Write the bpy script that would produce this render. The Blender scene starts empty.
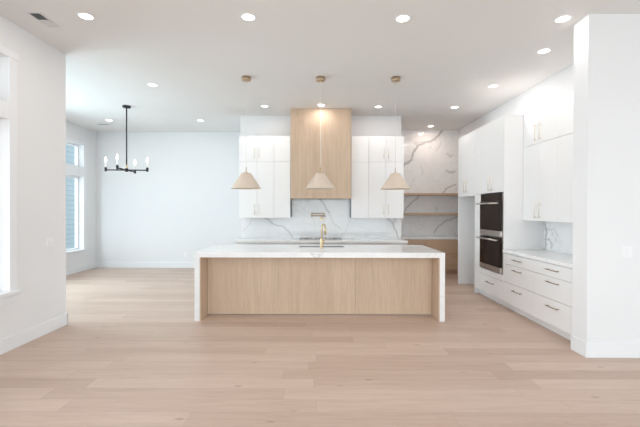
import bpy, bmesh, math, random
from mathutils import Vector, Matrix
random.seed(7)
PI = math.pi
S = bpy.context.scene
COL = S.collection

# ------------------------------------------------------------------ camera
cd = bpy.data.cameras.new('camera'); cam = bpy.data.objects.new('camera', cd); COL.objects.link(cam)
cd.sensor_width = 36; cd.lens = 380/640*36
cam.location = (0, 0, 1.481)
cam.rotation_euler = (PI/2 - 0.0055, -0.0025, 0)
cd.shift_y = -0.0022
cd.clip_start = 0.05
S.camera = cam
# ------------------------------------------------------------------ world
W = bpy.data.worlds.new('world'); S.world = W; W.use_nodes = True
bg = W.node_tree.nodes['Background']
bg.inputs[0].default_value = (0.84, 0.93, 1.0, 1); bg.inputs[1].default_value = 2.2
# ------------------------------------------------------------------ view
S.view_settings.view_transform = 'Standard'; S.view_settings.look = 'None'
S.view_settings.gamma = 1; S.view_settings.use_curve_mapping = False
S.view_settings.exposure = 0.38
# ------------------------------------------------------------------ added daylight fill outside unseen windows
def area(name, loc, rot, sx, sy, power, color=(1, 1, 1)):
    d = bpy.data.lights.new(name, 'AREA'); d.shape = 'RECTANGLE'; d.size = sx; d.size_y = sy
    d.energy = power; d.color = color
    o = bpy.data.objects.new(name, d); COL.objects.link(o); o.location = loc; o.rotation_euler = rot
    return o
area('rear_fill_light', (0.6, -4.05, 1.75), (PI/2, 0, 0), 5.8, 3.1, 125, (0.96, 0.975, 1.0))  # added fill from behind the camera, outside the unseen rear doors
area('east_fill_light', (6.35, 0.0, 1.75), (0, PI/2, 0), 2.8, 4.6, 32, (0.95, 0.97, 1.0))  # added weak fill from the unseen east side
area('left_fill_light', (-3.95, 0.3, 1.9), (0, -PI/2, 0), 2.6, 2.2, 125, (0.97, 0.985, 1.0))  # added side fill for the right run, outside an unseen window
area('dining_fill_light', (-6.25, 6.25, 1.9), (0, -PI/2, 0), 1.9, 2.2, 140, (0.74, 0.92, 1.0))  # added cool fill to brighten the dining room, outside its hidden window

# ------------------------------------------------------------------ materials
def mat(name, color, rough=0.5, metal=0.0, spec=None):
    m = bpy.data.materials.new(name); m.use_nodes = True
    b = m.node_tree.nodes['Principled BSDF']
    b.inputs['Base Color'].default_value = (*color, 1)
    b.inputs['Roughness'].default_value = rough; b.inputs['Metallic'].default_value = metal
    if spec is not None: b.inputs['Specular IOR Level'].default_value = spec
    return m
def nd(m, t, **k):
    n = m.node_tree.nodes.new(t)
    for a, v in k.items(): setattr(n, a, v)
    return n
def ln(m, a, b): m.node_tree.links.new(a, b)
def mathn(m, op, a, b=None, c=None):
    n = nd(m, 'ShaderNodeMath', operation=op)
    for i, v in enumerate((a, b, c)):
        if v is None: continue
        if isinstance(v, (int, float)): n.inputs[i].default_value = v
        else: ln(m, v, n.inputs[i])
    return n.outputs[0]
def mixc(m, fac, a, b, mode='MIX'):
    n = nd(m, 'ShaderNodeMix', data_type='RGBA', blend_type=mode)
    if isinstance(fac, (int, float)): n.inputs[0].default_value = fac
    else: ln(m, fac, n.inputs[0])
    for i, v in ((6, a), (7, b)):
        if isinstance(v, tuple): n.inputs[i].default_value = (*v, 1)
        else: ln(m, v, n.inputs[i])
    return n.outputs[2]
def maprange(m, v, a, b, c=0.0, d=1.0):
    n = nd(m, 'ShaderNodeMapRange'); ln(m, v, n.inputs[0])
    for i, x in enumerate((a, b, c, d)): n.inputs[i+1].default_value = x
    return n.outputs[0]
def coords(m, scale=(1, 1, 1), loc=(0, 0, 0)):
    t = nd(m, 'ShaderNodeTexCoord'); p = nd(m, 'ShaderNodeMapping')
    p.inputs['Scale'].default_value = scale; p.inputs['Location'].default_value = loc
    ln(m, t.outputs['Object'], p.inputs[0]); return p.outputs[0]
def noise(m, vec, scale, detail=4, rough=0.5, dist=0.0):
    n = nd(m, 'ShaderNodeTexNoise'); ln(m, vec, n.inputs['Vector'])
    n.inputs['Scale'].default_value = scale; n.inputs['Detail'].default_value = detail
    n.inputs['Roughness'].default_value = rough; n.inputs['Distortion'].default_value = dist
    return n.outputs['Fac']
def base(m): return m.node_tree.nodes['Principled BSDF'].inputs['Base Color']
def bump(m, h, strength=0.1, dist=0.002):
    n = nd(m, 'ShaderNodeBump'); n.inputs['Strength'].default_value = strength; n.inputs['Distance'].default_value = dist
    ln(m, h, n.inputs['Height']); ln(m, n.outputs[0], m.node_tree.nodes['Principled BSDF'].inputs['Normal'])

def paint(name, col, rough=0.85):
    m = mat(name, col, rough)
    n = noise(m, coords(m), 140, 3)
    bump(m, n, 0.06, 0.001)
    c = mixc(m, maprange(m, noise(m, coords(m), 0.9, 2), 0.3, 0.7), tuple(x*0.985 for x in col), col)
    ln(m, c, base(m)); return m
M_WALL = paint('wall_paint', (0.82, 0.82, 0.83))
M_CEIL = paint('ceiling_paint', (0.82, 0.81, 0.80))
M_TRIM = paint('trim_paint', (0.85, 0.86, 0.88), 0.45)
M_CAB = paint('cabinet_lacquer', (0.90, 0.90, 0.905), 0.35)
M_GAP = mat('cabinet_carcass', (0.82, 0.82, 0.83), 0.7)
M_SHADOWGAP = mat('shadow_gap_carcass', (0.35, 0.35, 0.36), 0.8)  # carcass darkened so door seams show as shadow lines
M_BRASS = mat('brushed_brass', (0.70, 0.57, 0.37), 0.33, 1.0)
M_BRONZE = mat('aged_brass', (0.34, 0.25, 0.15), 0.35, 1.0)
M_CANOPY = mat('satin_brass', (0.55, 0.43, 0.30), 0.4, 0.9)
M_HANDLE = mat('champagne_handle', (0.80, 0.73, 0.62), 0.45, 0.8)
M_BLACK = mat('matte_black_metal', (0.035, 0.035, 0.04), 0.45, 0.6)
M_STEEL = mat('stainless_steel', (0.62, 0.58, 0.55), 0.28, 1.0)
M_DARKSTEEL = mat('dark_steel', (0.25, 0.25, 0.26), 0.35, 0.9)
M_GRATE = mat('grey_grate_iron', (0.30, 0.30, 0.31), 0.5)
M_OVENGLASS = mat('oven_glass', (0.016, 0.008, 0.006), 0.08, 0.0, 0.25)
M_PLASTIC = mat('white_plastic', (0.86, 0.86, 0.87), 0.35)
M_SLOT = mat('dark_slot', (0.08, 0.08, 0.08), 0.6)
M_CORD = mat('white_cord', (0.86, 0.85, 0.83), 0.6)
M_SLEEVE = mat('candle_sleeve', (0.85, 0.85, 0.84), 0.5)
M_VENT = mat('vent_enamel', (0.72, 0.72, 0.72), 0.5)
M_VENTDARK = mat('duct_dark', (0.06, 0.06, 0.065), 0.8)

def emit(name, col, st):
    m = bpy.data.materials.new(name); m.use_nodes = True; nt = m.node_tree; nt.nodes.clear()
    o = nt.nodes.new('ShaderNodeOutputMaterial'); e = nt.nodes.new('ShaderNodeEmission')
    e.inputs[0].default_value = (*col, 1); e.inputs[1].default_value = st
    nt.links.new(e.outputs[0], o.inputs[0]); return m
M_LENS = emit('downlight_lens', (1.0, 0.96, 0.90), 6.0)
M_BULB = emit('candle_bulb', (1.0, 0.97, 0.93), 5.0)
M_BULBWARM = emit('pendant_bulb', (1.0, 0.85, 0.66), 2.0)

def glass(name):
    m = bpy.data.materials.new(name); m.use_nodes = True; nt = m.node_tree; nt.nodes.clear()
    o = nt.nodes.new('ShaderNodeOutputMaterial'); t = nt.nodes.new('ShaderNodeBsdfTransparent')
    g = nt.nodes.new('ShaderNodeBsdfGlossy'); g.inputs['Roughness'].default_value = 0.02
    mx = nt.nodes.new('ShaderNodeMixShader'); mx.inputs[0].default_value = 0.07
    t.inputs[0].default_value = (0.96, 0.98, 0.98, 1)
    nt.links.new(t.outputs[0], mx.inputs[1]); nt.links.new(g.outputs[0], mx.inputs[2]); nt.links.new(mx.outputs[0], o.inputs[0])
    return m
M_GLASS = glass('window_glass')

def oak(name, c0, c1, axis='z', rough=0.5):
    m = mat(name, c0, rough)
    sc = {'z': (1, 1, 0.05), 'x': (0.05, 1, 1)}[axis]
    v = coords(m, sc)
    n1 = noise(m, v, 55, 5, 0.6, 0.3); n2 = noise(m, v, 6, 3, 0.5, 0.6); n3 = noise(m, v, 220, 2, 0.6)
    f = mathn(m, 'ADD', mathn(m, 'MULTIPLY', n1, 0.45), mathn(m, 'MULTIPLY', n2, 0.4))
    f = mathn(m, 'ADD', f, mathn(m, 'MULTIPLY', n3, 0.15))
    c = mixc(m, maprange(m, f, 0.36, 0.64), c0, c1); ln(m, c, base(m)); bump(m, n1, 0.15, 0.001)
    return m
M_OAK = oak('rift_oak', (0.53, 0.385, 0.270), (0.68, 0.52, 0.39))
M_OAKH = oak('rift_oak_horizontal', (0.52, 0.345, 0.225), (0.66, 0.47, 0.33), 'x')
M_SHELF = oak('oak_shelf_board', (0.48, 0.33, 0.22), (0.60, 0.43, 0.30), 'x')

def marble():
    m = mat('veined_marble', (0.85, 0.85, 0.86), 0.09)
    v = coords(m, (1, 1, 1))
    n = noise(m, v, 1.3, 7, 0.55, 0.9)
    r = mathn(m, 'ABSOLUTE', mathn(m, 'SUBTRACT', n, 0.5))
    vein = maprange(m, r, 0.0, 0.012, 1.0, 0.0)
    brk = maprange(m, noise(m, v, 2.3, 3), 0.50, 0.68)
    vein = mathn(m, 'MULTIPLY', vein, brk)
    soft = maprange(m, mathn(m, 'ABSOLUTE', mathn(m, 'SUBTRACT', noise(m, v, 2.1, 5, 0.5, 1.5), 0.5)), 0.0, 0.06, 1.0, 0.0)
    c = mixc(m, mathn(m, 'MULTIPLY', soft, 0.13), (0.89, 0.89, 0.895), (0.62, 0.63, 0.66))
    c = mixc(m, mathn(m, 'MULTIPLY', vein, 0.6), c, (0.50, 0.49, 0.50))
    a = nd(m, 'ShaderNodeAttribute', attribute_name='vein')
    c = mixc(m, a.outputs['Fac'], c, (0.42, 0.40, 0.40))
    ln(m, c, base(m)); return m
M_MARBLE = marble()

def floor_mat():
    m = mat('oak_floor_planks', (0.6, 0.48, 0.4), 0.42)
    t = nd(m, 'ShaderNodeTexCoord'); s = nd(m, 'ShaderNodeSeparateXYZ'); ln(m, t.outputs['Object'], s.inputs[0])
    x, y = s.outputs[0], s.outputs[1]
    PW, PL = 0.185, 1.9
    ry = mathn(m, 'DIVIDE', y, PW); row = mathn(m, 'FLOOR', ry); fy = mathn(m, 'FRACT', ry)
    w = nd(m, 'ShaderNodeTexWhiteNoise', noise_dimensions='1D'); ln(m, row, w.inputs['W'])
    rx = mathn(m, 'ADD', mathn(m, 'DIVIDE', x, PL), mathn(m, 'MULTIPLY', w.outputs['Value'], 7.3))
    idx = mathn(m, 'FLOOR', rx); fx = mathn(m, 'FRACT', rx)
    cb = nd(m, 'ShaderNodeCombineXYZ'); ln(m, row, cb.inputs[0]); ln(m, idx, cb.inputs[1])
    w2 = nd(m, 'ShaderNodeTexWhiteNoise', noise_dimensions='2D'); ln(m, cb.outputs[0], w2.inputs['Vector'])
    cv = nd(m, 'ShaderNodeCombineXYZ')
    ln(m, mathn(m, 'MULTIPLY', x, 0.09), cv.inputs[0]); ln(m, y, cv.inputs[1]); ln(m, mathn(m, 'MULTIPLY', w2.outputs['Value'], 40.0), cv.inputs[2])
    g = noise(m, cv.outputs[0], 16, 6, 0.6, 0.6); g2 = noise(m, cv.outputs[0], 70, 3, 0.6)
    val = mathn(m, 'ADD', mathn(m, 'MULTIPLY', w2.outputs['Value'], 0.34), mathn(m, 'ADD', mathn(m, 'MULTIPLY', g, 0.62), mathn(m, 'MULTIPLY', g2, 0.34)))
    c = mixc(m, maprange(m, val, 0.32, 1.0), (0.455, 0.320, 0.250), (0.655, 0.505, 0.420))
    # knots
    kv = nd(m, 'ShaderNodeCombineXYZ'); ln(m, mathn(m, 'MULTIPLY', x, 0.55), kv.inputs[0]); ln(m, mathn(m, 'MULTIPLY', y, 1.3), kv.inputs[1])
    vo = nd(m, 'ShaderNodeTexVoronoi'); vo.inputs['Scale'].default_value = 3.6; ln(m, kv.outputs[0], vo.inputs['Vector'])
    kn = maprange(m, vo.outputs['Distance'], 0.02, 0.10, 1.0, 0.0)
    c = mixc(m, mathn(m, 'MULTIPLY', kn, 0.6), c, (0.25, 0.16, 0.11))
    # joints
    e1 = mathn(m, 'MINIMUM', fy, mathn(m, 'SUBTRACT', 1.0, fy)); e2 = mathn(m, 'MINIMUM', fx, mathn(m, 'SUBTRACT', 1.0, fx))
    j = mathn(m, 'MAXIMUM', mathn(m, 'LESS_THAN', e1, 0.010), mathn(m, 'LESS_THAN', e2, 0.0011))
    c = mixc(m, mathn(m, 'MULTIPLY', j, 0.35), c, (0.30, 0.21, 0.16))
    ln(m, c, base(m)); return m
M_FLOOR = floor_mat()

def fabric_mat():
    m = mat('woven_shade', (0.60, 0.49, 0.38), 0.9)
    v = coords(m, (1, 1, 1))
    n = noise(m, v, 160, 4, 0.7)
    c = mixc(m, maprange(m, n, 0.35, 0.65), (0.60, 0.49, 0.40), (0.78, 0.67, 0.57)); ln(m, c, base(m)); bump(m, n, 0.4, 0.003)
    return m
M_SHADE = fabric_mat()
def siding_mat():
    m = mat('blue_grey_siding', (0.10, 0.17, 0.23), 0.8)
    t = nd(m, 'ShaderNodeTexCoord'); s = nd(m, 'ShaderNodeSeparateXYZ'); ln(m, t.outputs['Object'], s.inputs[0])
    f = mathn(m, 'FRACT', mathn(m, 'DIVIDE', s.outputs[2], 0.16))
    c = mixc(m, mathn(m, 'LESS_THAN', f, 0.12), (0.25, 0.31, 0.34), (0.15, 0.20, 0.23)); ln(m, c, base(m)); return m
M_SIDING = siding_mat()
M_GROUND = mat('gravel_ground', (0.35, 0.33, 0.30), 0.95)
ln(M_GROUND, mixc(M_GROUND, noise(M_GROUND, coords(M_GROUND), 12, 5), (0.50, 0.49, 0.47), (0.66, 0.65, 0.62)), base(M_GROUND))
M_ROOF = mat('roof_shingles', (0.12, 0.12, 0.13), 0.9)

# ------------------------------------------------------------------ mesh helpers
class MB:
    def __init__(s): s.bm = bmesh.new()
    def box(s, x0, x1, y0, y1, z0, z1, bev=0.0):
        r = bmesh.ops.create_cube(s.bm, size=1.0); vs = r['verts']
        for v in vs:
            v.co = Vector(((x0+x1)/2 + v.co.x*(x1-x0), (y0+y1)/2 + v.co.y*(y1-y0), (z0+z1)/2 + v.co.z*(z1-z0)))
        if bev > 0:
            es = list({e for v in vs for e in v.link_edges})
            bmesh.ops.bevel(s.bm, geom=es, offset=bev, segments=2, profile=0.6, affect='EDGES')
        return s
    def lathe(s, prof, c=(0, 0, 0), seg=32, smooth=True):
        rings = []
        for r, z in prof:
            if r < 1e-5: rings.append([s.bm.verts.new((c[0], c[1], c[2]+z))])
            else: rings.append([s.bm.verts.new((c[0]+r*math.cos(2*PI*i/seg), c[1]+r*math.sin(2*PI*i/seg), c[2]+z)) for i in range(seg)])
        for a, b in zip(rings, rings[1:]):
            for i in range(seg):
                j = (i+1) % seg
                if len(a) == 1 and len(b) == 1: continue
                if len(a) == 1: f = s.bm.faces.new((a[0], b[j], b[i]))
                elif len(b) == 1: f = s.bm.faces.new((a[i], a[j], b[0]))
                else: f = s.bm.faces.new((a[i], a[j], b[j], b[i]))
                f.smooth = smooth
        return s
    def tube(s, pts, r, seg=12, cap=True):
        pts = [Vector(p) for p in pts]; rings = []
        rad = r if isinstance(r, (list, tuple)) else [r]*len(pts)
        prev = None
        for i, p in enumerate(pts):
            d = (pts[min(i+1, len(pts)-1)] - pts[max(i-1, 0)]).normalized()
            if prev is None:
                a = Vector((0, 0, 1)) if abs(d.z) < 0.9 else Vector((1, 0, 0))
                u = d.cross(a).normalized()
            else: u = (prev - d*prev.dot(d)).normalized()
            prev = u; w = d.cross(u)
            rings.append([s.bm.verts.new(p + (u*math.cos(2*PI*k/seg) + w*math.sin(2*PI*k/seg))*rad[i]) for k in range(seg)])
        for a, b in zip(rings, rings[1:]):
            for k in range(seg):
                f = s.bm.faces.new((a[k], a[(k+1) % seg], b[(k+1) % seg], b[k])); f.smooth = True
        if cap:
            s.bm.faces.new(list(reversed(rings[0]))); s.bm.faces.new(rings[-1])
        return s
    def build(s, name, m, parent=None, loc=(0, 0, 0)):
        bmesh.ops.recalc_face_normals(s.bm, faces=s.bm.faces)
        me = bpy.data.meshes.new(name); s.bm.to_mesh(me); s.bm.free(); me.materials.append(m)
        o = bpy.data.objects.new(name, me); COL.objects.link(o)
        if parent: o.parent = parent
        o.location = loc
        return o
def tag(o, label, cat, group=None):
    o['label'] = label; o['category'] = cat
    if group: o['group'] = group
    return o
def thing(name, label, cat, loc=(0, 0, 0), group=None):
    o = bpy.data.objects.new(name, None); COL.objects.link(o); o.location = loc; o.empty_display_size = 0.1
    return tag(o, label, cat, group)
def struct(name, mb, m):
    o = mb.build(name, m); o['kind'] = 'structure'; return o
def sub(o, x, y, z): return (x - o.location.x, y - o.location.y, z - o.location.z)
def box(name, m, parent, x0, x1, y0, y1, z0, z1, bev=0.0):
    """world-space box as a part of a thing whose Empty stands at parent.location (grandchildren: parents unmoved)"""
    L = parent.location if parent else Vector((0, 0, 0))
    p = parent
    while p is not None and p.parent is not None: p = p.parent; L = L + p.location
    return MB().box(x0-L.x, x1-L.x, y0-L.y, y1-L.y, z0-L.z, z1-L.z, bev).build(name, m, parent)

CH = 3.46                      # ceiling height
XL, XR = -3.256, 3.41          # near left wall face, right wall face
YF, YN, YK = 9.67, 9.42, 8.0   # dining back wall, pantry back wall, kitchen wall
XD = -5.7                      # dining window wall

# ------------------------------------------------------------------ structure
struct('floor', MB().box(-5.9, 6.2, -3.7, 9.9, -0.12, 0), M_FLOOR)
struct('ceiling', MB().box(-5.9, 6.2, -3.7, 9.9, CH, CH+0.2), M_CEIL)
# near left wall with two windows (front one outside the frame)
def wall_x(name, x0, x1, y0, y1, openings, m=M_WALL):
    mb = MB(); ys = y0
    for (a, b, zs) in openings:
        mb.box(x0, x1, ys, a, 0, CH)
        z = 0
        for (za, zb) in zs: mb.box(x0, x1, a, b, z, za); z = zb
        mb.box(x0, x1, a, b, z, CH); ys = b
    mb.box(x0, x1, ys, y1, 0, CH)
    return struct(name, mb, m)
NZ = [(0.62, 2.42), (2.60, 3.07)]
DZ = [(0.52, 2.27), (2.49, 3.03)]
wall_x('wall_left', XL-0.2, XL, -3.5, 4.87, [(-0.8, 1.4, NZ), (2.2, 3.966, NZ)])
struct('wall_return', MB().box(XD, XL-0.2, 4.67, 4.87, 0, CH), M_WALL)
wall_x('wall_dining_left', XD-0.2, XD, 4.67, YF+0.2, [(5.15, 7.35, DZ), (7.7, 9.14, DZ)])
struct('wall_dining_back', MB().box(XD, -1.68, YF, YF+0.2, 0, CH), M_WALL)
struct('wall_kitchen', MB().box(-1.68, 1.705, YK, YF+0.2, 0, CH), M_WALL)
struct('wall_pantry', MB().box(1.705, XR+0.2, YN+0.02, YF+0.2, 0, CH), M_WALL)
struct('wall_right', MB().box(XR, XR+0.2, 4.05, YN+0.02, 0, CH), M_WALL)
struct('wall_stub', MB().box(2.695, 6.0, 3.83, 4.05, 0, CH), M_WALL)
wall_x('wall_east', 6.0, 6.2, -3.5, 3.8, [(-2.3, 2.3, [(0.35, 3.15)])])
mb = MB(); mb.box(XL-0.2, -2.3, -3.7, -3.5, 0, CH); mb.box(3.5, 6.2, -3.7, -3.5, 0, CH); mb.box(-2.3, 3.5, -3.7, -3.5, 3.2, CH)
struct('wall_rear', mb, M_WALL)

# baseboards
def bb(name, x0, x1, y0, y1):
    struct(name, MB().box(x0, x1, y0, y1, 0, 0.15, 0.004), M_TRIM)
T = 0.016
bb('baseboard_left', XL, XL+T, -3.5, 4.87+T)
bb('baseboard_return', XD, XL+T, 4.87, 4.87+T)
bb('baseboard_dining_left', XD, XD+T, 4.87, YF)
bb('baseboard_dining_back', XD, -1.68, YF-T, YF)
mb = MB().box(2.695-T, 2.695, 3.83-T, 4.05, 0, 0.15, 0.004).box(2.695, 6.0, 3.83-T, 3.83, 0, 0.15, 0.004)
struct('baseboard_stub', mb, M_TRIM)

# windows on x-facing walls: face = inner wall face, wall extends to face-0.2
def window(idx, face, y0, y1, zs, label=None):
    w = MB()
    # jamb lining and sash frames
    for za, zb in zs:
        f = 0.045
        xa, xb = face-0.17, face-0.10
        w.box(xa, xb, y0, y0+f, za, zb).box(xa, xb, y1-f, y1, za, zb).box(xa, xb, y0+f, y1-f, za, za+f).box(xa, xb, y0+f, y1-f, zb-f, zb)
    o = struct('window_%d' % idx, w, M_TRIM)
    for za, zb in zs:
        p = MB().box(face-0.138, face-0.132, y0+0.045, y1-0.045, za+0.045, zb-0.045).build('window_pane', M_GLASS, o)
    c = MB(); cw = 0.10; ct = 0.018; zb0, zt = zs[0][0], zs[-1][1]
    c.box(face, face+ct, y0-cw, y0, zb0, zt, 0.002).box(face, face+ct, y1, y1+cw, zb0, zt, 0.002)
    c.box(face, face+ct+0.006, y0-cw-0.015, y1+cw+0.015, zt, zt+0.075, 0.002)
    c.box(face, face+ct, y0, y1, zs[0][1], zs[1][0], 0.002)
    c.build('window_casing', M_TRIM, o)
    s = MB().box(face-0.10, face+0.055, y0-cw-0.02, y1+cw+0.02, zb0-0.03, zb0+0.005, 0.003).box(face, face+0.016, y0-cw, y1+cw, zb0-0.115, zb0-0.03, 0.002)
    s.build('window_sill', M_TRIM, o)
    return o
window(1, XL, 2.2, 3.966, NZ)
window(2, XL, -0.8, 1.4, NZ)
window(3, XD, 7.7, 9.14, DZ)
window(4, XD, 5.15, 7.35, DZ)  # hidden from view, put in for the dining fill light
# unseen rear sliding doors, added as a light opening, and unseen east window
w = MB()
for a in (-2.3, -0.4, 1.55, 3.44): w.box(a, a+0.06, -3.63, -3.57, 0.0, 3.2)
w.box(-2.3, 3.5, -3.63, -3.57, 3.14, 3.2).box(-2.3, 3.5, -3.63, -3.57, 0.0, 0.06)
o = struct('door_1', w, M_BLACK)
MB().box(-2.24, 3.44, -3.603, -3.597, 0.06, 3.14).build('door_pane', M_GLASS, o)
w = MB()
for a in (-2.3, -0.78, 0.72, 2.24): w.box(6.07, 6.13, a, a+0.06, 0.35, 3.15)
w.box(6.07, 6.13, -2.3, 2.3, 0.35, 0.41).box(6.07, 6.13, -2.3, 2.3, 3.09, 3.15)
o = struct('window_5', w, M_BLACK)
MB().box(6.098, 6.102, -2.24, 2.24, 0.41, 3.09).build('window_pane', M_GLASS, o)

# ------------------------------------------------------------------ outside
struct('ground', MB().box(-30, 30, -30, 30, -0.4, -0.15), M_GROUND)
h = thing('neighbouring_house', 'blue-grey clapboard house seen through the dining room window', 'house', (-10.5, 13.5, -0.15))
box('wall', M_SIDING, h, -14.0, -8.3, 10.2, 17.5, -0.15, 6.2)
g = MB()
x0, x1, z0, z1 = -3.7, 2.4, 6.35, 8.3
vs = [g.bm.verts.new(v) for v in ((x0, -3.5, z0), (x1, -3.5, z0), (x1, 4.3, z0), (x0, 4.3, z0), ((x0+x1)/2, -3.5, z1), ((x0+x1)/2, 4.3, z1))]
for f in ((0, 1, 4), (3, 5, 2), (0, 4, 5, 3), (1, 2, 5, 4), (0, 3, 2, 1)): g.bm.faces.new([vs[i] for i in f])
g.build('roof', M_ROOF, h)

# ------------------------------------------------------------------ marble slab with drawn veins (veins belong to the stone)
def wiggle(pts, amp, n=7):
    out = []
    for a, b in zip(pts, pts[1:]):
        for k in range(n):
            t = k/n; out.append((a[0]+(b[0]-a[0])*t + random.uniform(-amp, amp), a[1]+(b[1]-a[1])*t + random.uniform(-amp, amp)))
    out.append(pts[-1]); return out
def slab(name, plane, u0, u1, v0, v1, d0, d1, veins, step=0.014, parent=None):
    """plane 'xz' faces -y (front at d0, back at d1); plane 'yz' faces -x"""
    veins = [(wiggle(p, w*0.9), w, s) for p, w, s in veins]
    bm = bmesh.new(); lay = bm.verts.layers.float.new('vein')
    nu, nv = int((u1-u0)/step), int((v1-v0)/step)
    def P(u, v, d): return (u, d, v) if plane == 'xz' else (d, u, v)
    def val(u, v):
        best = 0
        for pl, w, s in veins:
            for a, b in zip(pl, pl[1:]):
                if min(a[0], b[0])-0.06 > u or max(a[0], b[0])+0.06 < u or min(a[1], b[1])-0.06 > v or max(a[1], b[1])+0.06 < v: continue
                dx, dy = b[0]-a[0], b[1]-a[1]; L = dx*dx+dy*dy+1e-9
                t = max(0, min(1, ((u-a[0])*dx+(v-a[1])*dy)/L))
                d = math.hypot(u-a[0]-t*dx, v-a[1]-t*dy)
                best = max(best, s*math.exp(-(d/w)**2))
        return best
    G = [[None]*(nv+1) for _ in range(nu+1)]
    for i in range(nu+1):
        for j in range(nv+1):
            u = u0+(u1-u0)*i/nu; v = v0+(v1-v0)*j/nv
            q = bm.verts.new(P(u, v, d0)); q[lay] = val(u, v); G[i][j] = q
    for i in range(nu):
        for j in range(nv): bm.faces.new((G[i][j], G[i+1][j], G[i+1][j+1], G[i][j+1]))
    cb = [bm.verts.new(P(u, v, d1)) for u, v in ((u0, v0), (u1, v0), (u1, v1), (u0, v1))]
    bm.faces.new(cb)
    edges = ([G[i][0] for i in range(nu+1)], [G[nu][j] for j in range(nv+1)], [G[i][nv] for i in range(nu, -1, -1)], [G[0][j] for j in range(nv, -1, -1)])
    for k in range(4):
        bm.faces.new(edges[k] + [cb[(k+1) % 4], cb[k]])
    bmesh.ops.recalc_face_normals(bm, faces=bm.faces)
    me = bpy.data.meshes.new(name); bm.to_mesh(me); bm.free(); me.materials.append(M_MARBLE)
    o = bpy.data.objects.new(name, me); COL.objects.link(o); o.parent = parent
    return o
k8 = 7.97/380
def px8(pts, k=k8): return [((x-320)*k, 1.481-(y-210)*k) for x, y in pts]
o = slab('backsplash', 'xz', -1.655, 1.705, 0.89, 2.2, 7.975, YK-0.001, [
    (px8([(262, 214), (267, 219), (274, 224.5), (283, 226.5), (288, 231), (293, 238)]), 0.011, 0.7),
    (px8([(318, 190), (320, 199), (325, 206), (329, 213)]), 0.014, 0.75),
    (px8([(329, 213), (333, 222), (341, 229)]), 0.010, 0.35),
    (px8([(386, 216), (392, 222), (395, 229), (399, 238)]), 0.013, 0.75),
    (px8([(396, 216), (393, 224)]), 0.011, 0.5),
    (px8([(243, 232), (250, 224), (252, 218)]), 0.010, 0.3),
    (px8([(338, 240), (347, 230), (350, 219)]), 0.008, 0.3),
    (px8([(300, 206), (310, 214), (316, 226)]), 0.007, 0.25)])
tag(o, 'white marble backsplash with grey veins behind the cooktop and under the hood', 'backsplash')
k9 = 9.38/380
def px9(pts): return px8(pts, k9)
o = slab('marble_wall_slab', 'xz', 1.705, XR, 0.85, CH, 9.395, YN, [
    (px9([(398, 168), (405, 164), (409, 162), (412, 158), (414, 151), (418, 146), (425, 142), (432, 140), (438, 136), (442, 131)]), 0.021, 0.9),
    (px9([(418, 146), (415, 143), (424, 141)]), 0.016, 0.5),
    (px9([(442, 194), (446, 189), (450, 186.5), (456, 184)]), 0.015, 0.75),
    (px9([(402, 216), (406, 208), (412, 202), (418, 197), (422, 193)]), 0.015, 0.75),
    (px9([(434, 233), (439, 226), (445, 221), (452, 219), (460, 215)]), 0.015, 0.75),
    (px9([(446, 170), (450, 172), (455, 171)]), 0.022, 0.6),
    (px9([(452, 155), (450, 156), (447, 153)]), 0.02, 0.4),
    (px9([(441, 141), (439, 147), (436, 151)]), 0.014, 0.35),
    (px9([(408, 190), (412, 183), (415, 178)]), 0.012, 0.3),
    (px9([(400, 205), (407, 197), (409, 192)]), 0.01, 0.3),
    (px9([(422, 175), (423, 170), (421, 166)]), 0.012, 0.3)])
tag(o, 'full height veined marble slab on the pantry wall behind the shelves', 'marble slab')

# ------------------------------------------------------------------ cabinet helpers
def handle(parent, face, c, length, axis, m=M_HANDLE, top=None):
    """bar pull: face 'y' (front looks to -y) or 'x' (front looks to -x); c = centre point on the face, axis = direction of bar"""
    L = Vector((0, 0, 0)); p = parent
    while p is not None: L = L + p.location; p = p.parent
    c = Vector(c) - L
    n = Vector((0, -1, 0)) if face == 'y' else Vector((-1, 0, 0))
    a = {'x': Vector((1, 0, 0)), 'y': Vector((0, 1, 0)), 'z': Vector((0, 0, 1))}[axis]
    mb = MB(); off = n*0.032
    e0, e1 = c+off-a*length/2, c+off+a*length/2
    mb.tube([e0, e1], 0.0055, 8)
    for s in (-1, 1):
        q = c + a*(length/2-0.02)*s
        mb.tube([q, q+off], 0.005, 8)
    return mb.build('handle', m, parent)
G = 0.0020
def front(name, parent, face, d, u0, u1, z0, z1, m=M_CAB, th=0.02):
    if face == 'y': return box(name, m, parent, u0+G, u1-G, d, d+th, z0+G, z1-G, 0.0012)
    return box(name, m, parent, d, d+th, u0+0.0009, u1-0.0009, z0+G, z1-G, 0.0008)

# ---- kitchen wall uppers
YU = 7.64
def upper(label, xs, handles, x0, x1):
    c = thing('wall_cabinet', label, 'cabinet', ((x0+x1)/2, (YU+YK)/2, 1.32), 'white slab front wall cabinets beside the wood hood')
    box('carcass', M_SHADOWGAP, c, x0+0.001, x1-0.001, YU+0.021, 7.972, 1.325, 2.967)
    for a, b, hx in xs:
        u = front('door', c, 'y', YU, a, b, 2.448, 2.97); l = front('door', c, 'y', YU, a, b, 1.32, 2.448)
        if hx is not None:
            handle(u, 'y', (hx, YU, 2.62), 0.20, 'z'); handle(l, 'y', (hx, YU, 1.49), 0.20, 'z')
sxu = YU/380
a0, a1, a2, a3 = [(v-320)*sxu for v in (238.9, 256.9, 273.9, 290.6)]
upper('double door white wall cabinet at the left end of the kitchen wall', [(a0, a1, a1-0.045), (a1, a2, a1+0.045)], None, a0, a2)
upper('narrow white wall cabinet just left of the wood hood', [(a2, a3-0.004, None)], None, a2, a3-0.004)
b0, b1, b2, b3 = [(v-320)*sxu for v in (351.0, 368.6, 385.8, 403.7)]
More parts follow.
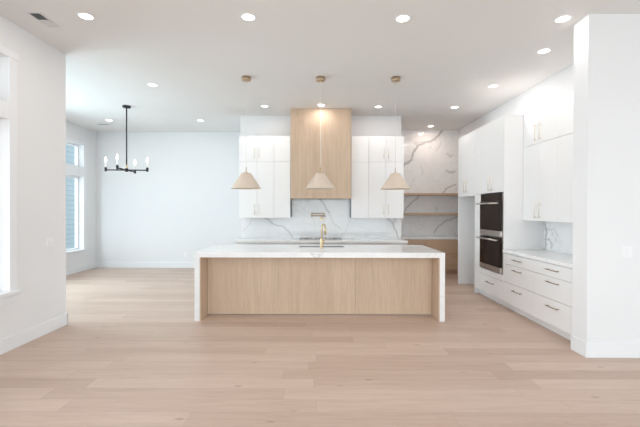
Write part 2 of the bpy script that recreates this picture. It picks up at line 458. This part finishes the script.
upper('narrow white wall cabinet just right of the wood hood', [(b0+0.004, b1, None)], None, b0+0.004, b1)
upper('double door white wall cabinet right of the hood beside the pantry shelves', [(b1, b2, b2-0.045), (b2, b3, b2+0.045)], None, b1, b3)

# ---- hood
HX0, HX1, HY, HZ = -0.5725, 0.604, 7.40, 1.705
hd = thing('range_hood', 'tall pale oak range hood cover rising to the ceiling above the cooktop', 'range hood', (0.016, 7.7, HZ))
box('side_panel', M_OAK, hd, HX0, HX0+0.02, HY+0.02, 7.972, HZ, CH-0.001)
box('side_panel', M_OAK, hd, HX1-0.02, HX1, HY+0.02, 7.972, HZ, CH-0.001)
box('front_panel', M_OAK, hd, HX0, HX1, HY, HY+0.02, HZ, CH-0.001)
box('steel_liner', M_STEEL, hd, HX0+0.02, HX1-0.02, HY+0.02, 7.97, HZ+0.01, HZ+0.06)
box('filter', M_DARKSTEEL, hd, HX0+0.15, HX1-0.15, HY+0.12, 7.88, HZ+0.002, HZ+0.01)

# ---- kitchen wall base run
YB = 7.40
xsb = [-1.65, -1.10, -0.475, 0.505, 1.10, 1.70]
labs = ['white base cabinet at the left end behind the island', 'white drawer cabinet left of the cooktop', 'wide white drawer cabinet under the cooktop',
        'white drawer cabinet right of the cooktop', 'white base cabinet at the right end behind the island by the pantry']
for i in range(5):
    c = thing('base_cabinet', labs[i], 'cabinet', ((xsb[i]+xsb[i+1])/2, 7.7, 0), 'white base cabinets under the kitchen wall counter')
    box('carcass', M_GAP, c, xsb[i]+0.001, xsb[i+1]-0.001, YB+0.021, YK-0.002, 0.10, 0.838)
    box('toe_kick', M_CAB, c, xsb[i]+0.001, xsb[i+1]-0.001, YB+0.08, YK-0.002, 0, 0.10)
    for z0, z1 in ((0.10, 0.40), (0.40, 0.67), (0.67, 0.832)):
        d = front('drawer_front', c, 'y', YB, xsb[i], xsb[i+1], z0, z1)
        handle(d, 'y', ((xsb[i]+xsb[i+1])/2, YB, z1-0.06), 0.22, 'x', M_BRONZE)
o = MB().box(-1.68, 1.705, 7.35, 7.973, 0.842, 0.89, 0.003).build('countertop', M_MARBLE)
tag(o, 'long white marble countertop along the kitchen wall with the cooktop', 'countertop')
ck = thing('cooktop', 'low dark gas cooktop on the marble counter under the hood', 'cooktop', (0.015, 7.66, 0.8905))
MB().box(-0.45, 0.45, -0.25, 0.25, 0, 0.006, 0.002).build('cooktop_plate', M_STEEL, ck)
for gx in (-0.29, 0.0, 0.29):
    gm = MB()
    for dx in (-0.12, 0, 0.12): gm.box(gx+dx-0.006, gx+dx+0.006, -0.2, 0.2, 0.014, 0.021)
    for dy in (-0.2, 0, 0.194): gm.box(gx-0.126, gx+0.126, dy, dy+0.01, 0.014, 0.021)
    for dx in (-0.12, 0.12):
        for dy in (-0.195, 0.19): gm.box(gx+dx-0.006, gx+dx+0.006, dy, dy+0.01, 0.006, 0.014)
    gm.build('grate', M_GRATE, ck)
for gx in (-0.29, 0.0, 0.29): MB().lathe([(0, 0.006), (0.04, 0.006), (0.04, 0.010), (0.03, 0.013), (0, 0.013)], (gx, 0, 0), 20).build('burner', M_BLACK, ck)

# pot filler: wall flange at x=321, arms folded to the left
pf = thing('pot_filler', 'brass folding pot filler tap on the marble backsplash', 'tap', (0.03, 7.974, 1.295))
MB().tube([(0, 0.0, 0), (0, -0.012, 0)], 0.030, 20).build('wall_flange', M_BRASS, pf)
MB().tube([(0, -0.01, 0), (0, -0.06, 0), (0, -0.06, 0.075)], 0.011).build('inlet', M_BRASS, pf)
MB().tube([(0.06, -0.06, 0.068), (-0.20, -0.075, 0.068)], 0.011).build('arm', M_BRASS, pf)
MB().tube([(-0.20, -0.078, 0.045), (-0.20, -0.078, 0.125)], 0.014).build('joint', M_BRASS, pf)
MB().tube([(-0.20, -0.09, 0.115), (0.05, -0.10, 0.115), (0.072, -0.10, 0.105), (0.078, -0.10, 0.03)], 0.010).build('spout', M_BRASS, pf)
MB().tube([(0.0, -0.062, 0.0), (0.055, -0.075, 0.0)], 0.006).build('lever', M_BRASS, pf)

# ------------------------------------------------------------------ island
IY0, IY1, IX0, IX1, IZ = 5.05, 6.20, -1.668, 1.665, 0.915
isl = thing('kitchen_island', 'long kitchen island of pale oak with white marble waterfall top and ends', 'kitchen island', (0, 5.6, 0))
SX0, SX1, SY0, SY1 = -0.33, 0.375, 5.78, 6.08
def lb(mb, x0, x1, y0, y1, z0, z1, bev=0): return mb.box(x0, x1, y0-5.6, y1-5.6, z0, z1, bev)
TK = 0.068
mb = MB()
lb(mb, IX0, IX1, IY0, SY0, IZ-TK, IZ); lb(mb, IX0, IX1, SY1, IY1, IZ-TK, IZ); lb(mb, IX0, SX0, SY0, SY1, IZ-TK, IZ); lb(mb, SX1, IX1, SY0, SY1, IZ-TK, IZ)
lb(mb, IX0, IX0+TK, IY0, IY1, 0, IZ-TK); lb(mb, IX1-TK, IX1, IY0, IY1, 0, IZ-TK)
bmesh.ops.remove_doubles(mb.bm, verts=mb.bm.verts, dist=0.0004)
mb.build('waterfall_countertop', M_MARBLE, isl)
PY = 5.36
for i, (a, b) in enumerate(((IX0+TK+0.014, 0.505), (0.505, IX1-TK-0.014))):
    mb = MB(); lb(mb, a+0.001, b-0.001, PY, PY+0.02, 0.012, IZ-TK-0.001, 0.001); mb.build('front_panel', M_OAK, isl)
mb = MB(); lb(mb, IX0+TK, IX0+TK+0.012, IY0+0.012, IY1-0.03, 0.0, IZ-TK-0.001); mb.build('end_panel', M_OAK, isl)
mb = MB(); lb(mb, IX1-TK-0.012, IX1-TK, IY0+0.012, IY1-0.03, 0.0, IZ-TK-0.001); mb.build('end_panel', M_OAK, isl)
mb = MB(); lb(mb, IX0+TK+0.014, IX1-TK-0.014, PY+0.03, SY0-0.03, 0.0, IZ-TK-0.002); lb(mb, IX0+TK+0.014, IX1-TK-0.014, SY1+0.03, IY1-0.04, 0.10, IZ-TK-0.002)
mb.build('carcass', M_GAP, isl)
dx = [IX0+TK+0.014, -0.95, -0.36, 0.40, 1.0, IX1-TK-0.014]
for a, b in zip(dx, dx[1:]):
    mb = MB(); lb(mb, a+G, b-G, IY1-0.04, IY1-0.02, 0.10, IZ-TK-0.012, 0.001); mb.build('cabinet_door', M_OAK, isl)

sk = thing('sink', 'undermount sink set in the island top behind the brass faucet', 'sink', ((SX0+SX1)/2, (SY0+SY1)/2, IZ-0.25))
w_, d_ = (SX1-SX0)/2-0.002, (SY1-SY0)/2-0.002
mb = MB(); mb.box(-w_, w_, -d_, d_, 0, 0.01); mb.box(-w_, -w_+0.01, -d_, d_, 0.01, 0.235); mb.box(w_-0.01, w_, -d_, d_, 0.01, 0.235)
mb.box(-w_+0.01, w_-0.01, -d_, -d_+0.01, 0.01, 0.235); mb.box(-w_+0.01, w_-0.01, d_-0.01, d_, 0.01, 0.235)
mb.build('basin', M_DARKSTEEL, sk)
MB().lathe([(0, 0.010), (0.04, 0.010), (0.045, 0.014), (0.0, 0.014)], (0, 0, 0), 24).build('drain', M_STEEL, sk)

fa = thing('kitchen_faucet', 'tall brushed brass gooseneck faucet on the island top', 'faucet', (0.028, 5.70, IZ))
MB().lathe([(0, 0), (0.028, 0), (0.028, 0.006), (0.023, 0.012), (0.023, 0.13), (0.017, 0.145), (0, 0.146)]).build('body', M_BRASS, fa)
pts = [(0, 0, 0.14), (0, 0, 0.30)]
R_ = 0.048
for k in range(1, 13):
    t = PI*k/12
    s_ = R_ - R_*math.cos(t)
    pts.append((s_*0.55, s_*0.835, 0.30+R_*math.sin(t)))
pts.append((pts[-1][0], pts[-1][1], 0.285))
MB().tube(pts, 0.0125, 14).build('spout', M_BRASS, fa)
e = pts[-1]
MB().tube([(e[0], e[1], 0.29), (e[0], e[1], 0.275), (e[0], e[1], 0.19)], [0.014, 0.017, 0.018], 16).build('spray_head', M_BRASS, fa)
MB().tube([(0.02, 0, 0.09), (0.045, 0, 0.09)], 0.013, 14).tube([(0.04, 0, 0.09), (0.055, -0.0, 0.17)], 0.005, 8).build('lever', M_BRASS, fa)

# ------------------------------------------------------------------ pantry nook
PYF = 8.87
xs = [1.707, 2.50, 3.40]
for i, lab in enumerate(('oak pantry base cabinet with drawers at the left under the shelves', 'oak pantry base cabinet with drawers at the right under the shelves')):
    a, b = xs[i], xs[i+1]
    c = thing('pantry_cabinet', lab, 'cabinet', ((a+b)/2, 9.1, 0), 'oak base cabinets in the pantry')
    box('carcass', M_OAKH, c, a+0.002, b-0.001, PYF+0.021, 9.41, 0.095, 0.80)
    box('toe_kick', M_OAKH, c, a+0.002, b-0.001, PYF+0.08, 9.41, 0, 0.094)
    for z0, z1 in ((0.095, 0.40), (0.40, 0.68), (0.68, 0.80)):
        d = front('drawer_front', c, 'y', PYF, a, b, z0, z1, M_OAKH)
o = MB().box(1.707, 3.405, PYF-0.02, 9.394, 0.802, 0.85, 0.002).build('countertop', M_MARBLE)
tag(o, 'short pale marble countertop on the oak pantry cabinets', 'countertop')
for z, lab in ((1.84, 'upper floating oak shelf on the pantry marble wall'), (1.365, 'lower floating oak shelf on the pantry marble wall')):
    o = MB().box(1.708, 3.405, 9.09, 9.394, z, z+0.05, 0.002).build('floating_shelf', M_SHELF)
    tag(o, lab, 'shelf', 'floating oak shelves in the pantry')

# ------------------------------------------------------------------ right side run
XFc = 2.79; XB = XR-0.002
TOP = 2.93
# fridge surround, Y 6.85..7.68
fr = thing('fridge_surround', 'tall white cabinet with empty refrigerator alcove beside the pantry', 'cabinet', (3.1, 7.25, 0))
box('end_panel', M_CAB, fr, XFc, XB, 7.655, 7.68, 0, TOP)
box('jamb_panel', M_CAB, fr, XFc, XB, 6.83, 6.85, 0, 1.745)
box('carcass', M_GAP, fr, XFc+0.021, XB, 6.832, 7.653, 1.75, TOP-0.002)
for a, b, hy in ((6.83, 7.245, 7.19), (7.245, 7.655, 7.30)):
    d = front('door', fr, 'x', XFc, a, b, 1.745, TOP); handle(d, 'x', (XFc, hy, 1.925), 0.21, 'z')
# oven tower, Y 5.76..6.83
ot = thing('oven_cabinet', 'tall white cabinet holding the double wall oven, next to the fridge alcove', 'cabinet', (3.1, 6.3, 0))
box('side_panel', M_CAB, ot, XFc, XB, 5.76, 5.78, 0.10, TOP)
box('toe_kick', M_CAB, ot, XFc+0.07, XB, 5.76, 5.78, 0.0, 0.0995)
box('carcass', M_GAP, ot, XFc+0.021, XB, 5.781, 6.828, 1.77, TOP-0.002)
box('carcass', M_GAP, ot, XFc+0.021, XB, 5.781, 6.828, 0.10, 0.49)
box('filler_panel', M_CAB, ot, XFc, XB, 6.60, 6.828, 0.10, 1.762)
box('toe_kick', M_CAB, ot, XFc+0.07, XB, 5.781, 6.828, 0.0, 0.10)
for a, b, hy in ((5.782, 6.19, 6.135), (6.19, 6.60, 6.245)):
    d = front('door', ot, 'x', XFc, a, b, 1.765, TOP); handle(d, 'x', (XFc, hy, 1.91), 0.23, 'z')
front('filler_panel', ot, 'x', XFc, 6.60, 6.828, 1.765, TOP)
front('filler_panel', ot, 'x', XFc, 5.782, 6.598, 0.40, 0.495)
d = front('drawer_front', ot, 'x', XFc, 5.782, 6.598, 0.10, 0.40)
handle(d, 'x', (XFc, 6.20, 0.30), 0.26, 'y', M_BRONZE)
# double oven
ov = thing('double_wall_oven', 'stainless steel double wall oven with dark glass doors', 'oven', (2.79, 6.19, 0.50))
OY0, OY1 = 5.80, 6.58
box('housing', M_DARKSTEEL, ov, XFc+0.022, XB-0.06, OY0, OY1, 0.505, 1.755)
box('trim_frame', M_STEEL, ov, XFc-0.004, XFc+0.021, OY0, OY0+0.022, 0.505, 1.755)
box('trim_frame', M_STEEL, ov, XFc-0.004, XFc+0.021, OY1-0.012, OY1, 0.505, 1.755)
box('control_panel', M_OVENGLASS, ov, XFc-0.012, XFc+0.02, OY0+0.024, OY1-0.014, 1.635, 1.752, 0.002)
def oven_door(z0, z1, steel_h):
    d = box('oven_door', M_OVENGLASS, ov, XFc-0.028, XFc+0.018, OY0+0.024, OY1-0.014, z0+steel_h, z1, 0.003)
    box('steel_rail', M_STEEL, d, XFc-0.030, XFc+0.018, OY0+0.024, OY1-0.014, z0, z0+steel_h-0.001, 0.002)
    mb = MB(); L = Vector((2.79, 6.19, 0.50)); zz = z1-0.035
    mb.tube([Vector((XFc-0.085, OY0+0.03, zz))-L, Vector((XFc-0.085, OY1-0.02, zz))-L], 0.013, 12)
    for yy in (OY0+0.07, OY1-0.06): mb.tube([Vector((XFc-0.026, yy, zz))-L, Vector((XFc-0.085, yy, zz))-L], 0.009, 10)
    mb.build('handle', M_STEEL, d)
oven_door(1.075, 1.628, 0.085)
oven_door(0.51, 1.055, 0.085)
# base drawer units
for (a, b, lab) in ((4.94, 5.758, 'white three drawer base cabinet next to the oven tower'), (4.053, 4.94, 'white three drawer base cabinet next to the projecting wall end')):
    c = thing('drawer_cabinet', lab, 'cabinet', (3.1, (a+b)/2, 0), 'white drawer cabinets right of the ovens')
    box('carcass', M_GAP, c, XFc+0.021, XB, a+0.001, b-0.001, 0.10, 0.843)
    box('toe_kick', M_CAB, c, XFc+0.07, XB, a+0.001, b-0.001, 0, 0.10)
    m_ = 5.35 if a > 4.5 else 4.53
    for z0, z1, hz in ((0.10, 0.41, 0.325), (0.41, 0.68, 0.618), (0.68, 0.838, 0.768)):
        d = front('drawer_front', c, 'x', XFc, a, b, z0, z1)
        handle(d, 'x', (XFc, m_, hz), 0.235, 'y', M_BRONZE)
o = slab('backsplash', 'yz', 4.053, 5.758, 0.89, 1.33, XB-0.022, XB, [
    ([(5.72, 1.33), (5.70, 1.22), (5.67, 1.14), (5.71, 1.05), (5.69, 0.97), (5.72, 0.89)], 0.013, 0.9),
    ([(5.71, 1.05), (5.62, 1.06), (5.54, 0.99), (5.56, 0.93)], 0.012, 0.7),
    ([(5.70, 1.22), (5.60, 1.20), (5.50, 1.22), (5.40, 1.12)], 0.010, 0.4),
    ([(4.60, 1.30), (4.62, 1.16), (4.50, 1.05)], 0.010, 0.3)])
tag(o, 'veined marble backsplash on the right wall under the wall cabinets', 'backsplash')
o = MB().box(XFc-0.02, XB-0.023, 4.053, 5.758, 0.846, 0.89, 0.003).build('countertop', M_MARBLE)
tag(o, 'white marble countertop over the drawers beside the oven tower', 'countertop')
XU = 3.077
for (a, b, lab) in ((4.94, 5.758, 'white wall cabinet with four doors and brass pulls beside the oven tower'), (4.053, 4.94, 'white wall cabinet partly hidden behind the projecting wall end')):
    c = thing('wall_cabinet', lab, 'cabinet', (3.25, (a+b)/2, 1.331), 'white wall cabinets over the right counter')
    box('carcass', M_CAB, c, XU+0.021, XB-0.001, a+0.001, b-0.001, 1.333, TOP-0.002)
    m_ = (a+b)/2
    for (p, q, hy) in ((a, m_, m_-0.055), (m_, b, m_+0.055)):
        u = front('door', c, 'x', XU, p, q, 2.43, TOP); l = front('door', c, 'x', XU, p, q, 1.331, 2.43)
        handle(u, 'x', (XU, hy, 2.585), 0.24, 'z'); handle(l, 'x', (XU, hy, 1.48), 0.22, 'z')

# ------------------------------------------------------------------ pendants
def pendant(loc, label, flare=0.0):
    x, y = loc
    p = thing('pendant_lamp', label, 'pendant lamp', (x, y, CH), 'beige cone pendants over the island')
    MB().lathe([(0, -0.055), (0.066, -0.055), (0.068, -0.05), (0.068, 0), (0, 0)]).build('canopy', M_CANOPY, p)
    zt = 2.03-CH; zb = 1.80-CH
    MB().tube([(0, 0, -0.055), (0, 0, zt+0.07)], 0.0026, 8).build('cord', M_CORD, p)
    MB().lathe([(0, zt+0.085), (0.007, zt+0.085), (0.007, zt+0.02), (0.022, zt+0.012), (0.022, zt-0.03), (0, zt-0.03)]).build('socket', M_BRASS, p)
    rb, rt = 0.222, 0.068
    outer = [(rt + (rb-rt)*t**(1+flare), zt+(zb-zt)*t) for t in [i/10 for i in range(11)]]
    inner = [(r-0.006, z) for r, z in reversed(outer)]
    s = MB().lathe([(0.010, zt+0.001)] + outer + inner + [(0.010, zt-0.004)], seg=48).build('lamp_shade', M_SHADE, p)
    MB().lathe([(rb-0.007, zb+0.006), (rb+0.002, zb+0.006), (rb+0.002, zb-0.003), (rb-0.007, zb-0.003), (rb-0.007, zb+0.006)], seg=48).build('shade_rim', M_HANDLE, s)
    MB().lathe([(0, zt-0.125), (0.022, zt-0.115), (0.03, zt-0.09), (0.022, zt-0.055), (0.013, zt-0.03), (0, zt-0.03)], seg=20).build('bulb', M_BULBWARM, p)
pendant((-1.105, 5.68), 'beige cone pendant lamp over the left end of the island')
pendant((0.005, 5.68), 'beige cone pendant lamp in front of the oak hood')
pendant((1.125, 5.68), 'beige cone pendant lamp over the right end of the island', 0.12)

# ------------------------------------------------------------------ chandelier
CX, CY = -3.70, 7.27; ZB = 2.235
c = thing('chandelier', 'black metal chandelier with candle bulbs hanging in the dining room', 'chandelier', (CX, CY, CH))
MB().lathe([(0, -0.035), (0.07, -0.035), (0.072, -0.03), (0.072, 0), (0, 0)]).build('canopy', M_BLACK, c)
MB().tube([(0, 0, -0.03), (0, 0, ZB-CH+0.10)], 0.012, 12).build('rod', M_BLACK, c)
MB().tube([(0, 0, ZB-CH+0.10), (0, 0, ZB-CH+0.02)], 0.020, 16).build('brass_collar', M_BRASS, c)
MB().lathe([(0, -0.035), (0.03, -0.03), (0.035, 0), (0.03, 0.03), (0, 0.035)], (0, 0, ZB-CH), 24).build('hub', M_BLACK, c)
al = math.radians(4)
for d in ((math.cos(al), math.sin(al)), (-math.cos(al), -math.sin(al)), (math.sin(al), -math.cos(al)), (-math.sin(al), math.cos(al))):
    R = 0.385; zb = ZB-CH
    a = MB().tube([(0.02*d[0], 0.02*d[1], zb), (R*d[0], R*d[1], zb)], 0.0125, 10).build('arm', M_BLACK, c)
    MB().lathe([(0, -0.03), (0.018, -0.028), (0.022, 0.0), (0.022, 0.05), (0.017, 0.05), (0.017, 0.02), (0, 0.02)], (R*d[0], R*d[1], zb), 16).build('cup', M_BLACK, a)
    MB().lathe([(0, 0.021), (0.0135, 0.021), (0.0135, 0.14), (0, 0.14)], (R*d[0], R*d[1], zb), 14).build('candle_sleeve', M_SLEEVE, a)
    MB().lathe([(0.004, 0.14), (0.012, 0.15), (0.019, 0.18), (0.014, 0.215), (0.003, 0.25), (0, 0.252)], (R*d[0], R*d[1], zb), 14).build('bulb', M_BULB, a)

# ------------------------------------------------------------------ recessed lights
DL = [(-2.40, 3.90, 'recessed ceiling light near the left wall beside the air vent', 9),
      (-0.74, 3.91, 'recessed ceiling light at the near centre left, above the pendants', 9),
      (0.85, 3.93, 'recessed ceiling light at the near centre right, above the right pendant', 9),
      (2.50, 3.93, 'recessed ceiling light tucked beside the projecting wall end', 3.5),
      (2.77, 4.72, 'recessed ceiling light in front of the right wall cabinets', 9),
      (2.75, 6.05, 'recessed ceiling light in front of the oven tower', 9),
      (2.58, 7.30, 'recessed ceiling light in front of the fridge alcove', 9),
      (2.60, 8.95, 'recessed ceiling light in front of the pantry marble wall', 10),
      (-2.66, 6.04, 'recessed ceiling light between the chandelier and the left pendant, nearer one', 8),
      (-4.68, 8.43, 'recessed ceiling light in the far left corner of the dining room', 7),
      (-2.65, 8.43, 'recessed ceiling light at the dining room back wall left of the kitchen', 7),
      (-1.06, 7.25, 'recessed ceiling light left of the oak hood', 9),
      (0.02, 7.17, 'recessed ceiling light washing the front of the oak hood', 6),
      (1.11, 7.28, 'recessed ceiling light right of the oak hood', 9)]
for x, y, lab, pw in DL:
    t = thing('recessed_light', lab, 'ceiling light', (x, y, CH), 'recessed ceiling lights')
    MB().lathe([(0.064, -0.001), (0.064, -0.006), (0.080, -0.005), (0.084, 0.0)], seg=36).build('trim_ring', M_PLASTIC, t)
    MB().lathe([(0, -0.004), (0.063, -0.004), (0.063, 0), (0, 0)], seg=36, smooth=False).build('lens', M_LENS, t)
    d = bpy.data.lights.new('downlight', 'AREA'); d.shape = 'DISK'; d.size = 0.12
    d.energy = pw*(0.75 if 5 < y < 7 else 0.38 if y > 7 else 0.42); d.color = (1.0, 0.82, 0.70) if y > 8.5 and x > 0 else (1.0, 0.93, 0.87)
    l = bpy.data.objects.new('downlight_lamp', d); COL.objects.link(l); l.parent = t; l.location = (0, 0, -0.007)

# ------------------------------------------------------------------ vents
def vent(loc, sx, sy, label, n):
    v = thing('air_vent', label, 'vent', (loc[0], loc[1], CH))
    f = 0.022
    mb = MB(); mb.box(-sx/2-f, sx/2+f, -sy/2-f, -sy/2, -0.006, 0).box(-sx/2-f, sx/2+f, sy/2, sy/2+f, -0.006, 0).box(-sx/2-f, -sx/2, -sy/2, sy/2, -0.006, 0).box(sx/2, sx/2+f, -sy/2, sy/2, -0.006, 0)
    mb.box(-sx/2, sx/2, -0.005, 0.005, -0.006, 0)
    mb.build('frame', M_VENT, v)
    MB().box(-sx/2, sx/2, -sy/2, sy/2, -0.0015, -0.0003).build('duct_shade_plate', M_VENTDARK, v)  # flat dark plate, colour stands in for shade inside the duct
    for k in range(n):
        y = -sy/2 + (k+0.5)*sy/n
        if abs(y) < 0.008: continue
        t = math.radians(-35 if y > 0 else 35); h_ = 0.0085
        mb = MB(); dy, dz = h_*math.cos(t), h_*math.sin(t)
        vs = [mb.bm.verts.new(p) for p in ((-sx/2, y-dy, -0.008-dz), (sx/2, y-dy, -0.008-dz), (sx/2, y+dy, -0.008+dz), (-sx/2, y+dy, -0.008+dz))]
        vs2 = [mb.bm.verts.new(v_.co + Vector((0, 0, 0.001))) for v_ in vs]
        mb.bm.faces.new(vs); mb.bm.faces.new(vs2[::-1])
        for a in range(4): mb.bm.faces.new((vs[a], vs[(a+1) % 4], vs2[(a+1) % 4], vs2[a]))
        mb.build('slat', M_VENT, v)
vent((-2.885, 3.975), 0.10, 0.27, 'white ceiling air vent near the left wall window', 14)
vent((-5.04, 8.86), 0.25, 0.10, 'small ceiling air vent in the far corner of the dining room', 6)

# ------------------------------------------------------------------ switches and outlets
t = thing('light_switch', 'double white rocker switch plate on the left wall', 'light switch', (XL, 4.57, 1.09))
MB().box(0, 0.006, -0.058, 0.058, -0.058, 0.058, 0.002).build('plate', M_PLASTIC, t)
for yy in (-0.024, 0.024): MB().box(0.006, 0.010, yy-0.016, yy+0.016, -0.033, 0.033, 0.001).build('rocker', M_PLASTIC, t)
t = thing('light_switch', 'double white rocker switch plate on the projecting right wall', 'light switch', (3.09, 3.83, 1.07))
MB().box(-0.056, 0.056, -0.006, 0, -0.057, 0.057, 0.002).build('plate', M_PLASTIC, t)
for xx in (-0.023, 0.023): MB().box(xx-0.016, xx+0.016, -0.010, -0.006, -0.033, 0.033, 0.001).build('rocker', M_PLASTIC, t)
t = thing('wall_outlet', 'white wall outlet low on the dining room back wall', 'outlet', (-3.43, YF, 0.34))
MB().box(-0.036, 0.036, -0.006, 0, -0.057, 0.057, 0.002).build('plate', M_PLASTIC, t)
for zz in (-0.022, 0.022):
    MB().box(-0.014, 0.014, -0.009, -0.006, zz-0.015, zz+0.015, 0.001).build('socket', M_PLASTIC, t)
